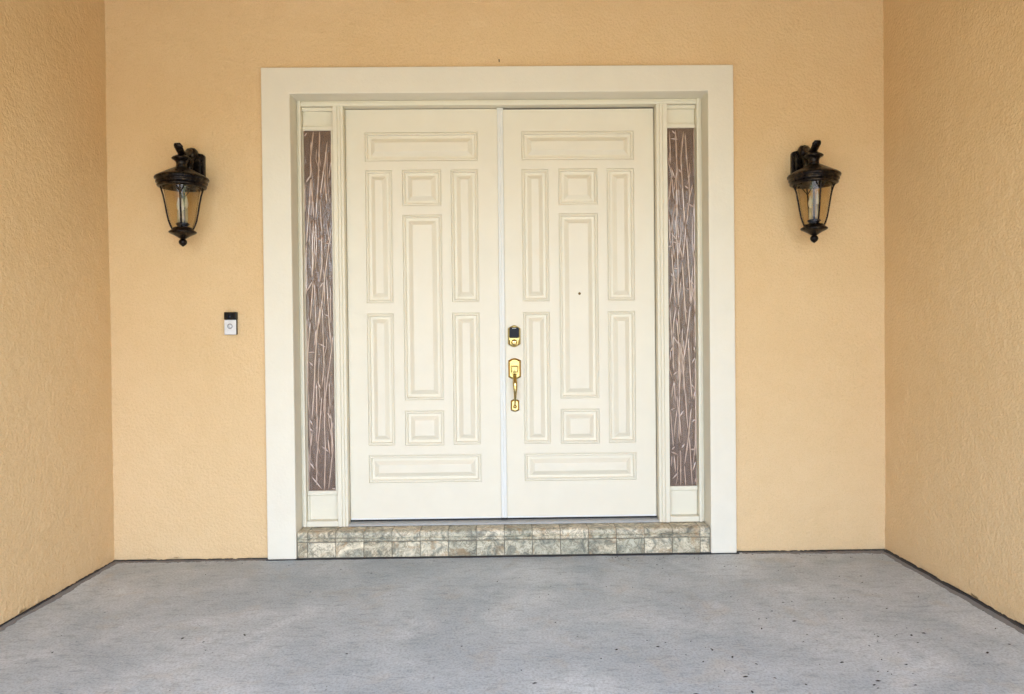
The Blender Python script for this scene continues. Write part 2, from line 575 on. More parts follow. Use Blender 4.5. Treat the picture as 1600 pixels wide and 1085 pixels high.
# ------------------------------------------------------------------ tiled step
st = empty('tiled_step', (0, 0, 0))
tag(st, 'low slate-tiled step beneath the double door', 'step')
m = MB()
m.box(OPX0 + 0.002, OPX1 - 0.002, -0.0085, 0.215, 0.001, 0.1465)
m.build('grout_bed', M_GROUT, st)
joints = [OPX0 + 0.003] + [-1.130 + 0.16079 * k for k in range(15)] + [OPX1 - 0.003]
rng = random.Random(5)
GAP = 0.0035
edge_prof = [(-0.012, 0.0955), (-0.0155, 0.098), (-0.0165, 0.104), (-0.0165, 0.112), (-0.0095, 0.1150), (-0.0095, 0.1185),
             (-0.018, 0.121), (-0.0185, 0.128), (-0.018, 0.136), (-0.015, 0.1445), (-0.009, 0.1505), (0.0, 0.153), (0.034, 0.153),
             (0.034, 0.142), (-0.004, 0.142), (-0.004, 0.0955)]
for k in range(len(joints) - 1):
    a, c = joints[k] + GAP / 2, joints[k + 1] - GAP / 2
    m = MB()
    d = rng.uniform(-0.0012, 0.0012)
    m.box(a, c, -0.0165 + d, -0.003, 0.006 + rng.uniform(0, 0.002), 0.0915 + rng.uniform(-0.001, 0.001))
    m.build('tile', M_SLATE, st, bevel=0.0018, seg=1)
    m = MB()
    m.extrude([(y + d, z) for y, z in edge_prof], 'x', a, c)
    m.build('edge_tile', M_SLATE, st)
    m = MB()
    m.box(a, c, 0.0375, 0.16, 0.140, 0.1525 + rng.uniform(-0.0006, 0.0006))
    m.build('top_tile', M_SLATE, st, bevel=0.0015, seg=1)

# ------------------------------------------------------------------ door frame
fr = empty('door_frame', (0, 0.1, 0.154))
tag(fr, 'cream painted frame with mullions holding the doors and sidelights', 'door frame')


def fpart(mb, name, mat=None, bevel=0.0025):
    o = mb.build(name, mat or M_FRAME, None, bevel=bevel)
    o.parent = fr
    o.matrix_parent_inverse = Matrix.Translation((0, -0.1, -0.154))
    return o


ZF0, ZF1 = 0.1555, 2.6425
YFR = 0.092            # frame face
YD = 0.152             # door face
# outer jambs with a stepped edge
for s, x0, x1 in ((1, OPX0 + 0.0015, -1.163), (-1, OPX1 - 0.0015, 1.147)):
    w = x1 - x0
    m = MB()
    m.extrude([(x0, 0.21), (x0, YFR + 0.012), (x0 + w * 0.35, YFR + 0.012), (x0 + w * 0.45, YFR), (x1, YFR), (x1, 0.21)], 'z', ZF0, ZF1)
    fpart(m, 'jamb', bevel=0.0015)
# head
m = MB()
m.extrude([(0.21, 2.6420), (YFR + 0.011, 2.6420), (YFR + 0.011, 2.633), (YFR + 0.001, 2.630), (YFR + 0.001, 2.611), (0.21, 2.611)], 'x', -1.1625, 1.1465)
fpart(m, 'head', bevel=0.0015)
# mullions with two quirks
for x0, x1, flip in ((-0.977, -0.918, False), (0.910, 0.973, True)):
    w = x1 - x0
    us = [(0, 0), (0.40, 0), (0.44, 0.006), (0.48, 0), (0.70, 0), (0.74, 0.007), (0.78, 0.003), (1, 0.003)]
    if flip:
        us = [(1 - u, d) for u, d in us][::-1]
    m = MB()
    m.extrude([(x0, 0.21)] + [(x0 + u * w, YFR - 0.002 + d) for u, d in us] + [(x1, 0.21)], 'z', ZF0, 2.6095)
    fpart(m, 'mullion', bevel=0.001)
# sills under the sidelights
for x0, x1 in ((-1.1615, -0.9785), (0.9745, 1.1455)):
    m = MB()
    m.box(x0, x1, YFR + 0.001, 0.20, ZF0, 0.188)
    fpart(m, 'sidelight_sill', bevel=0.004)
m = MB()
m.extrude([(0.098, 0.1545), (0.098, 0.160), (0.106, 0.168), (0.150, 0.170), (0.205, 0.172), (0.205, 0.1545)], 'x', -0.9165, 0.9085)
fpart(m, 'threshold', M_SILL, 0.001)
m = MB()
m.box(-0.9155, 0.9075, YD - 0.001, 0.207, 0.1705, 0.1795)
m.box(-0.9155, 0.9075, YD + 0.016, 0.207, 2.600, 2.6105)
m.box(-0.9172, -0.905, YD + 0.020, 0.207, 0.187, 2.599)
m.box(0.899, 0.9092, YD + 0.020, 0.207, 0.187, 2.599)
fpart(m, 'weatherstrip', M_RUBBER, 0)

# ------------------------------------------------------------------ sidelights


def poly_px(crop, pts):
    ox, oy, s = crop
    return [(ox + u / s, oy + v / s) for u, v in pts]


CL = [(465, 200, 7.486), (465, 340, 7.486), (465, 480, 7.486), (465, 620, 7.233)]
CRR = [(1035, 195, 7.486), (1035, 335, 7.486), (1035, 475, 7.486), (1035, 615, 7.233)]
STALKS_L = [
    (0, [(185, 45), (155, 330), (150, 590)]), (0, [(260, 45), (250, 400), (245, 600), (215, 1060)]),
    (0, [(350, 160), (310, 470), (265, 790)]), (0, [(265, 830), (275, 1085), (285, 1240)]), (0, [(320, 570), (335, 780), (345, 890)]),
    (0, [(155, 600), (125, 1085), (105, 1350)]), (0, [(165, 600), (190, 1060)]),
    (1, [(105, 310), (90, 480), (96, 900)]), (1, [(190, 30), (175, 350), (172, 700)]), (1, [(215, 20), (195, 400), (180, 640)]),
    (1, [(282, 200), (287, 540), (260, 760)]), (1, [(345, 70), (372, 290)]), (1, [(400, 160), (365, 340), (325, 650), (285, 1000), (250, 1260)]),
    (1, [(340, 700), (360, 1050), (372, 1240)]), (1, [(185, 740), (158, 1085), (150, 1200)]), (1, [(200, 760), (208, 1085), (218, 1290)]),
    (2, [(150, 170), (125, 480), (120, 650), (115, 960)]), (2, [(220, 250), (200, 450)]),
    (2, [(265, 0), (225, 350), (205, 650), (200, 850), (185, 1085), (172, 1320)]), (2, [(290, 0), (300, 350), (310, 700), (285, 940)]),
    (2, [(365, 120), (390, 430)]), (2, [(412, 330), (400, 500), (355, 820), (320, 1085)]), (2, [(370, 870), (382, 1200)]), (2, [(222, 890), (225, 1085), (225, 1280)]),
    (3, [(165, 400), (155, 560)]), (3, [(222, 200), (222, 300), (215, 520)]), (3, [(275, 0), (250, 350), (235, 500), (220, 700), (215, 1000)]),
    (3, [(315, 10), (305, 300), (315, 580), (310, 840), (305, 1055)]), (3, [(375, 190), (385, 300), (400, 600), (375, 850), (350, 1050)]),
]
LEAVES_L = [(3, (160, 905), (275, 1045)), (3, (135, 740), (195, 825)), (3, (345, 480), (365, 660)), (3, (270, 560), (350, 625)), (3, (135, 260), (175, 330)),
            (3, (130, 350), (175, 400)), (3, (400, 290), (385, 400)), (1, (175, 745), (105, 870)), (1, (225, 235), (305, 295)), (1, (310, 300), (400, 310)),
            (1, (255, 830), (300, 760)), (2, (310, 80), (360, 110)), (2, (120, 530), (200, 530)), (2, (135, 640), (180, 690)), (2, (245, 425), (330, 470)),
            (0, (100, 640), (150, 560)), (0, (75, 100), (110, 60)), (2, (230, 870), (275, 960)), (3, (335, 180), (375, 250)), (3, (390, 1035), (430, 1045))]
STALKS_R = [
    (0, [(80, 80), (95, 460)]), (0, [(150, 60), (165, 400), (165, 740), (172, 920), (170, 1085)]), (0, [(245, 80), (215, 390), (230, 650), (245, 940), (262, 1150)]),
    (0, [(262, 100), (290, 480), (310, 650), (315, 860), (290, 1100), (270, 1180)]), (0, [(105, 600), (78, 880)]), (0, [(115, 640), (130, 870)]), (0, [(145, 930), (118, 1100), (105, 1250)]),
    (0, [(350, 700), (318, 860)]), (0, [(372, 870), (378, 1085), (388, 1490)]),
    (1, [(72, 0), (90, 350)]), (1, [(105, 400), (118, 600), (128, 700), (150, 1040)]), (1, [(148, 20), (170, 350), (182, 640), (180, 900), (190, 1085)]),
    (1, [(270, 130), (265, 250), (237, 520)]), (1, [(230, 560), (247, 830), (262, 1085), (280, 1290)]), (1, [(280, 240), (307, 650), (320, 860), (326, 1050)]),
    (1, [(385, 450), (388, 750), (392, 1150)]), (1, [(110, 830), (82, 1060)]), (1, [(368, 860), (330, 1020)]), (1, [(200, 360), (232, 520)]),
    (2, [(85, 40), (105, 350), (116, 500)]), (2, [(118, 530), (135, 800)]), (2, [(155, 40), (125, 260), (122, 370)]), (2, [(165, 170), (192, 480), (197, 700), (197, 1085)]),
    (2, [(185, 60), (200, 360)]), (2, [(325, 20), (285, 400), (245, 670)]), (2, [(240, 700), (250, 850), (265, 1085)]), (2, [(300, 400), (322, 800), (345, 1120)]),
    (2, [(393, 110), (396, 500)]), (2, [(400, 640), (402, 1085)]), (2, [(97, 540), (85, 680)]), (2, [(132, 900), (105, 1100)]), (2, [(137, 900), (152, 1150)]), (2, [(388, 1000), (362, 1120)]),
    (3, [(90, 190), (122, 600)]), (3, [(165, 180), (140, 360), (135, 490)]), (3, [(190, 10), (190, 270), (185, 480), (200, 560)]), (3, [(195, 280), (208, 480)]),
    (3, [(198, 640), (206, 740), (207, 1045)]), (3, [(260, 0), (270, 200), (287, 400)]), (3, [(325, 170), (290, 520), (250, 800)]), (3, [(248, 815), (262, 1045)]),
    (3, [(303, 500), (312, 640), (330, 930), (336, 1045)]), (3, [(392, 0), (397, 260), (402, 700)]), (3, [(130, 700), (147, 885)]), (3, [(108, 700), (98, 820)]),
]
LEAVES_R = [(0, (95, 165), (185, 170)), (0, (100, 500), (145, 630)), (0, (262, 715), (310, 750)), (0, (280, 915), (370, 965)), (0, (110, 70), (150, 110)), (0, (190, 520), (215, 560)),
            (1, (98, 215), (185, 320)), (1, (110, 320), (208, 352)), (1, (345, 330), (388, 395)), (1, (130, 630), (188, 642)), (1, (92, 680), (165, 795)), (1, (280, 868), (325, 887)),
            (1, (318, 768), (372, 832)), (1, (75, 385), (115, 370)), (2, (120, 370), (212, 505)), (2, (215, 505), (245, 655)), (2, (330, 930), (402, 1005)), (2, (345, 700), (388, 620)),
            (2, (365, 500), (400, 560)), (2, (95, 560), (130, 490)), (2, (125, 830), (180, 790)), (2, (265, 50), (290, 105)), (3, (115, 965), (182, 890)), (3, (185, 275), (242, 190)),
            (3, (333, 325), (392, 282)), (3, (98, 660), (172, 690)), (3, (215, 618), (252, 570)), (3, (320, 632), (372, 630)), (3, (340, 880), (402, 765)), (3, (105, 640), (140, 600)),
            (3, (370, 1000), (390, 950)), (3, (95, 190), (140, 170))]


def sidelight(x0, x1, gx0, gx1, stalks, leaves, crops, label, seed):
    rng = random.Random(seed)
    root = empty('sidelight', ((x0 + x1) / 2, 0.14, 0.189))
    tag(root, label, 'window', 'cast glass sidelights')
    inv = Matrix.Translation((-(x0 + x1) / 2, -0.14, -0.189))

    def part(mb, name, mat, bevel=0.002, parent=None):
        o = mb.build(name, mat, None, bevel=bevel)
        o.parent = parent or root
        if parent is None:
            o.matrix_parent_inverse = inv
        return o
    e = 0.0012
    gz0, gz1 = 0.361, 2.479
    # blank panels above and below the glass, each with a bead
    m = MB().box(x0 + e, x1 - e, 0.140, 0.19, 2.506, 2.6095)
    m.box(x0 + e, x1 - e, 0.118, 0.19, 2.590, 2.6097)
    part(m, 'blank_panel', M_FRAME)
    m = MB().box(x0 + e, x1 - e, 0.126, 0.19, gz1, 2.505)
    part(m, 'glazing_rail', M_FRAME, 0.004)
    m = MB().box(x0 + e, x1 - e, 0.140, 0.19, 0.1885, 0.334)
    m.box(x0 + e, x0 + 0.012, 0.125, 0.19, 0.1887, 0.3338)
    part(m, 'blank_panel', M_FRAME)
    m = MB().box(x0 + e, x1 - e, 0.124, 0.19, 0.335, gz0)
    part(m, 'glazing_rail', M_FRAME, 0.004)
    # slim beads at both sides of the glass
    for a, c in ((x0 + e, gx0), (gx1, x1 - e)):
        if c - a > 0.002:
            m = MB()
            m.extrude([(a, 0.19), (a, 0.120), (a + (c - a) * 0.5, 0.122), (c, 0.131), (c, 0.19)], 'z', gz0 + 0.0005, gz1 - 0.0005)
            part(m, 'glazing_bead', M_FRAME, 0)
    yg = 0.135
    m = MB().box(gx0 - 0.001, gx1 + 0.001, yg, yg + 0.006, gz0 - 0.002, gz1 + 0.002)
    pane = part(m, 'glass_pane', M_PANE, 0)

    def clampx(x):
        return min(max(x, gx0 + 0.003), gx1 - 0.003)

    def clampz(z):
        return min(max(z, gz0 + 0.002), gz1 - 0.002)
    extra = []
    for k in range(26):          # slimmer stems between the big ones
        u, v0 = rng.uniform(75, 400), rng.uniform(0, 850)
        ln = rng.uniform(250, 620)
        extra.append((rng.randrange(4), [(u, v0), (u + rng.uniform(-14, 14), v0 + ln * 0.5), (u + rng.uniform(-38, 38), v0 + ln)]))
    for ci, pts in stalks + extra:
        P = [un(px, py, yg) for px, py in poly_px(crops[ci], pts)]
        P = [Vector((clampx(x), yg - 0.0015, clampz(z))) for x, z in P]
        # resample
        L = [0]
        for i in range(1, len(P)):
            L.append(L[-1] + (P[i] - P[i - 1]).length)
        n = max(4, int(L[-1] / 0.011))
        node0, pitch = rng.uniform(0, 0.1), rng.uniform(0.09, 0.15)
        w = rng.uniform(0.0036, 0.0052) if (ci, pts) not in extra else rng.uniform(0.0022, 0.0034)
        Q, rad = [], []
        for i in range(n + 1):
            s = L[-1] * i / n
            k = max(j for j in range(len(L)) if L[j] <= s + 1e-9)
            k = min(k, len(P) - 2)
            f = (s - L[k]) / max(L[k + 1] - L[k], 1e-6)
            q = P[k].lerp(P[k + 1], f)
            Q.append(q)
            d = abs(((s - node0 + pitch / 2) % pitch) - pitch / 2)
            rad.append(w * (1 + 0.55 * math.exp(-(d / 0.006) ** 2)) * (0.35 + 0.65 * min(1.0, s / 0.025, (L[-1] - s) / 0.025)))
        m = MB()
        m.tube(Q, rad, 12, flat=1.15)
        part(m, 'bamboo_stalk', M_STALK, 0, pane)
    for ci, a, c in leaves:
        A, B = [un(px, py, yg) for px, py in poly_px(crops[ci], (a, c))]
        A = Vector((clampx(A[0]), yg, clampz(A[1])))
        B = Vector((clampx(B[0]), yg, clampz(B[1])))
        N = 7
        ln = (B - A).length
        Q = [A.lerp(B, i / N) + Vector((0, -0.0012, 0)) for i in range(N + 1)]
        rad = [max(0.0006, 0.0048 * math.sin(math.pi * min(1, (i + 0.25) / (N + 0.4))) ** 0.8) for i in range(N + 1)]
        m = MB()
        m.tube(Q, rad, 8, flat=0.6)
        part(m, 'bamboo_leaf', M_STALK, 0, pane)
    return root


sidelight(-1.163, -0.977, -1.157, -0.995, STALKS_L, LEAVES_L, CL,
          'narrow bamboo-pattern glass sidelight at the doorbell side of the double door', 1)
sidelight(0.973, 1.147, 0.980, 1.142, STALKS_R, LEAVES_R, CRR,
          'narrow bamboo-pattern glass sidelight beside the door leaf with brass locks', 2)

# ------------------------------------------------------------------ door leaves
PZ = dict(top=(2.300, 2.471), up=(1.466, 2.249), sq=(2.036, 2.250), mid=(0.888, 1.985), low=(0.621, 1.403), sq2=(0.617, 0.825), bot=(0.398, 0.562))
PX = dict(w=(0.1115, 0.7775), l=(0.1115, 0.2690), m=(0.3290, 0.5600), r=(0.6160, 0.7770))
PANELS = [('w', 'top'), ('l', 'up'), ('m', 'sq'), ('r', 'up'), ('m', 'mid'), ('l', 'low'), ('r', 'low'), ('m', 'sq2'), ('w', 'bot')]


def door_leaf(ox, width, x_left, label, ztop):
    root = empty('door_leaf', (ox + width / 2, YD, 0.176))
    tag(root, label, 'door', 'panelled double door leaves')
    inv = Matrix.Translation((-(ox + width / 2), -YD, -0.176))
    z0, z1 = 0.181, ztop
    a, b_ = x_left, ox + width
    rects = [(ox + PX[px][0], ox + PX[px][1], PZ[pz][0], PZ[pz][1]) for px, pz in PANELS]
    xs = sorted({a, b_} | {r[0] for r in rects} | {r[1] for r in rects})
    zs = sorted({z0, z1} | {r[2] for r in rects} | {r[3] for r in rects})
    m = MB()
    inside = lambda x, z: any(r[0] < x < r[1] and r[2] < z < r[3] for r in rects)
    for i in range(len(xs) - 1):
        for j in range(len(zs) - 1):
            if not inside((xs[i] + xs[i + 1]) / 2, (zs[j] + zs[j + 1]) / 2):
                m.add([(xs[i], YD, zs[j]), (xs[i + 1], YD, zs[j]), (xs[i + 1], YD, zs[j + 1]), (xs[i], YD, zs[j + 1])], [(0, 1, 2, 3)])
    for r in rects:
        m.add([(r[0], YD, r[2]), (r[1], YD, r[2]), (r[1], YD, r[3]), (r[0], YD, r[3]),
               (r[0], YD + 0.018, r[2]), (r[1], YD + 0.018, r[2]), (r[1], YD + 0.018, r[3]), (r[0], YD + 0.018, r[3])],
              [(0, 1, 5, 4), (1, 2, 6, 5), (2, 3, 7, 6), (3, 0, 4, 7)])
    m.add([(a, YD, z0), (b_, YD, z0), (b_, YD, z1), (a, YD, z1), (a, YD + 0.019, z0), (b_, YD + 0.019, z0), (b_, YD + 0.019, z1), (a, YD + 0.019, z1)],
          [(0, 1, 5, 4), (1, 2, 6, 5), (2, 3, 7, 6), (3, 0, 4, 7)])
    m.box(a + 0.001, b_ - 0.001, YD + 0.018, YD + 0.044, z0 + 0.001, z1 - 0.001)

    def part(mb, name, mat, bevel=0.0, parent=None):
        o = mb.build(name, mat, None, bevel=bevel)
        o.parent = parent or root
        if parent is None:
            o.matrix_parent_inverse = inv
        return o
    part(m, 'slab', M_DOOR)
    for r in rects:
        mi = min(r[1] - r[0], r[3] - r[2])
        # embossed sticking, flat, then the raised and fielded middle
        rings = [(0.0005, 0.0), (0.0022, 0.0075), (0.0050, 0.0080), (0.0070, 0.002), (0.0125, 0.0005), (0.0150, 0.002), (0.0165, 0.0130),
                 (0.0200, 0.0155), (0.033, 0.0155), (min(0.058, mi * 0.36), -0.0005), (min(0.0585, mi * 0.36) + 0.002, -0.001)]
        mm = MB()
        for i, (ins, dep) in enumerate(rings):
            mm.v += [(r[0] + ins, YD + dep, r[2] + ins), (r[1] - ins, YD + dep, r[2] + ins), (r[1] - ins, YD + dep, r[3] - ins), (r[0] + ins, YD + dep, r[3] - ins)]
        for i in range(len(rings) - 1):
            for k in range(4):
                mm.f.append((4 * i + k, 4 * i + (k + 1) % 4, 4 * i + 4 + (k + 1) % 4, 4 * i + 4 + k))
                mm.s.append(False)
        t = 4 * (len(rings) - 1)
        mm.f.append((t, t + 1, t + 2, t + 3))
        mm.s.append(False)
        part(mm, 'raised_panel', M_DOOR)
    m = MB().box(a + 0.001, b_ - 0.001, YD - 0.004, YD + 0.03, 0.1805, 0.190)
    part(m, 'door_sweep', M_ASTRAGAL, 0.002)
    return root, part


leafA, partA = door_leaf(-0.9150, 0.8960, -0.9150, 'cream panelled door leaf carrying the pale centre strip, no handle', 2.606)
m = MB()
m.extrude([(-0.0205, YD - 0.0005), (-0.0205, YD - 0.011), (-0.0175, YD - 0.0135), (-0.009, YD - 0.0135), (-0.0075, YD - 0.011), (-0.0045, YD - 0.011), (-0.003, YD - 0.0145),
           (0.009, YD - 0.0145), (0.0125, YD - 0.012), (0.0145, YD - 0.010), (0.0145, YD - 0.0012)], 'z', 0.184, 2.600)
partA(m, 'astragal', M_ASTRAGAL, 0.0008)
m = MB().box(-0.0235, 0.0155, YD - 0.013, YD - 0.001, 2.6005, 2.6085)
partA(m, 'flush_bolt_keeper', M_ASTRAGAL, 0.001)
m = MB().box(-0.022, 0.016, YD - 0.012, YD - 0.001, 0.172, 0.1835)
partA(m, 'astragal_shoe', M_RUBBER, 0.001)
leafB, partB = door_leaf(0.0090, 0.8960, -0.0165, 'cream panelled door leaf with brass handle, keypad lock and peephole', 2.601)

# hinges' knuckles on the outer stiles are hidden (doors swing in); locks:


def arch_plate(xc, w, z0, z1, rise, clip, n=8):
    """plate outline: clipped corners below, shouldered arch above (and mirrored below)"""
    h = w / 2
    pts = []
    for s in (1, -1):
        zz0 = z1 if s == 1 else z0
        for i in range(n + 1):
            t = 1 - 2 * i / n
            t = t * s
            u = abs(t)
            z = zz0 - s * rise * (u ** 1.7)
            pts.append((xc + h * t * 0.999, z))
    return pts


def plate(mb, outline, y0, y1, inset=0.004):
    xc = sum(p[0] for p in outline) / len(outline)
    zc = sum(p[1] for p in outline) / len(outline)
    hw = max(abs(p[0] - xc) for p in outline)
    hz = max(abs(p[1] - zc) for p in outline)
    n = len(outline)
    inn = [(xc + (x - xc) * (1 - inset / hw), zc + (z - zc) * (1 - inset / hz)) for x, z in outline]
    vs = [(x, y0, z) for x, z in outline] + [(x, (y0 + y1) / 2, z) for x, z in outline] + [(x, y1, z) for x, z in inn]
    fs = []
    for k in range(2):
        fs += [(k * n + i, k * n + (i + 1) % n, (k + 1) * n + (i + 1) % n, (k + 1) * n + i) for i in range(n)]
    fs.append(tuple(range(2 * n, 3 * n)))
    mb.add(vs, fs)
    return mb


# keypad deadbolt
XLK = 0.0665
m = plate(MB(), arch_plate(XLK, 0.075, 1.196, 1.326, 0.020, 0.01), YD, YD - 0.022, 0.009)
dl = partB(m, 'keypad_deadbolt', M_BRASS)
m = MB()
m.extrude([(XLK - 0.029, 1.255), (XLK - 0.024, 1.250), (XLK + 0.024, 1.250), (XLK + 0.029, 1.255), (XLK + 0.029, 1.305), (XLK + 0.022, 1.314), (XLK - 0.022, 1.314), (XLK - 0.029, 1.305)], 'y', YD - 0.0215, YD - 0.026)
partB(m, 'keypad_screen', M_SCREEN, 0.001, dl)
m = MB().box(XLK - 0.012, XLK + 0.012, YD - 0.0272, YD - 0.0258, 1.305, 1.3085)
partB(m, 'maker_mark', M_RING, 0, dl)
m = MB()
m.lathe([(0.0, 0.012), (0.012, 0.012), (0.017, 0.009), (0.019, 0.0)], 20)
m.v = [(XLK + v[0], YD - 0.0215 - v[2], 1.224 + v[1]) for v in m.v]
cy = partB(m, 'lock_cylinder', M_BRASS, 0, dl)
m = MB().box(XLK - 0.0012, XLK + 0.0012, YD - 0.0345, YD - 0.030, 1.217, 1.231)
partB(m, 'keyhole', M_BRASS_D, 0, dl)
m = MB()
for sx in (-1, 1):
    m.box(XLK + sx * 0.027 - 0.0035, XLK + sx * 0.027 + 0.0035, YD - 0.0245, YD - 0.020, 1.208, 1.238)
partB(m, 'trim_bar', M_BRASS_D, 0.001, dl)

# handleset
m = plate(MB(), arch_plate(XLK + 0.0005, 0.075, 1.004, 1.131, 0.014, 0.01), YD, YD - 0.010, 0.010)
hs = partB(m, 'door_handle', M_BRASS)
m = MB()
m.extrude([(XLK - 0.024, 1.078), (XLK - 0.020, 1.088), (XLK + 0.021, 1.088), (XLK + 0.025, 1.078), (XLK + 0.022, 1.046), (XLK + 0.012, 1.034), (XLK - 0.011, 1.034), (XLK - 0.021, 1.046)], 'y', YD - 0.0075, YD - 0.022)
partB(m, 'latch_housing', M_BRASS, 0.003, hs)
m = MB()
m.box(XLK - 0.0185, XLK + 0.0195, YD - 0.0235, YD - 0.0215, 1.0785, 1.084)
for sx in (-1, 1):
    m.box(XLK + sx * 0.0165 - 0.002, XLK + sx * 0.0165 + 0.002, YD - 0.0232, YD - 0.0215, 1.048, 1.0783)
partB(m, 'latch_dark_bars', M_BRASS_D, 0, hs)  # dark bars along the top and sides of the housing
m = MB()
m.tube([(XLK, YD - 0.020, 1.060), (XLK, YD - 0.034, 1.055), (XLK, YD - 0.050, 1.050), (XLK, YD - 0.060, 1.052)], [0.008, 0.010, 0.014, 0.011], 12, flat=0.35, flat_axis=(0, 0, 1))
partB(m, 'thumb_latch', M_BRASS, 0, hs)
gp = []
for i in range(25):
    t = i / 24
    z = 1.036 - t * (1.036 - 0.852)
    y = YD - 0.012 - 0.052 * math.sin(math.pi * min(1, 0.12 + t * 0.86)) ** 0.75
    gp.append((XLK + 0.002 * math.sin(3 * t), y, z))
gr = [0.0135 - 0.0085 * abs(t - 0.30) ** 0.9 if t < .3 else 0.0135 - 0.0105 * ((t - 0.3) / 0.7) ** 1.1 for t in [i / 24 for i in range(25)]]
m = MB()
m.tube(gp, [max(r, 0.0045) for r in gr], 14, flat=0.8)
partB(m, 'grip', M_BRASS, 0, hs)
m = plate(MB(), arch_plate(XLK + 0.0005, 0.051, 0.812, 0.888, 0.010, 0.01), YD, YD - 0.010, 0.009)
partB(m, 'lower_plate', M_BRASS, 0, hs)
m = MB()
m.lathe([(0.0, 0.010), (0.007, 0.009), (0.011, 0.005), (0.0125, 0.0)], 18)
m.v = [(XLK + v[0], YD - 0.0078 - v[2], 0.843 + v[1]) for v in m.v]
partB(m, 'grip_boss', M_BRASS, 0, hs)
# peephole
xp, zp = un(905.5, 459, YD)
m = MB()
m.lathe([(0.0, 0.004), (0.004, 0.004), (0.0075, 0.0035), (0.0085, 0.0)], 24)
m.v = [(xp + v[0], YD + 0.001 - v[2], zp + v[1]) for v in m.v]
partB(m, 'peephole', M_BRASS_D)

# ------------------------------------------------------------------ lanterns


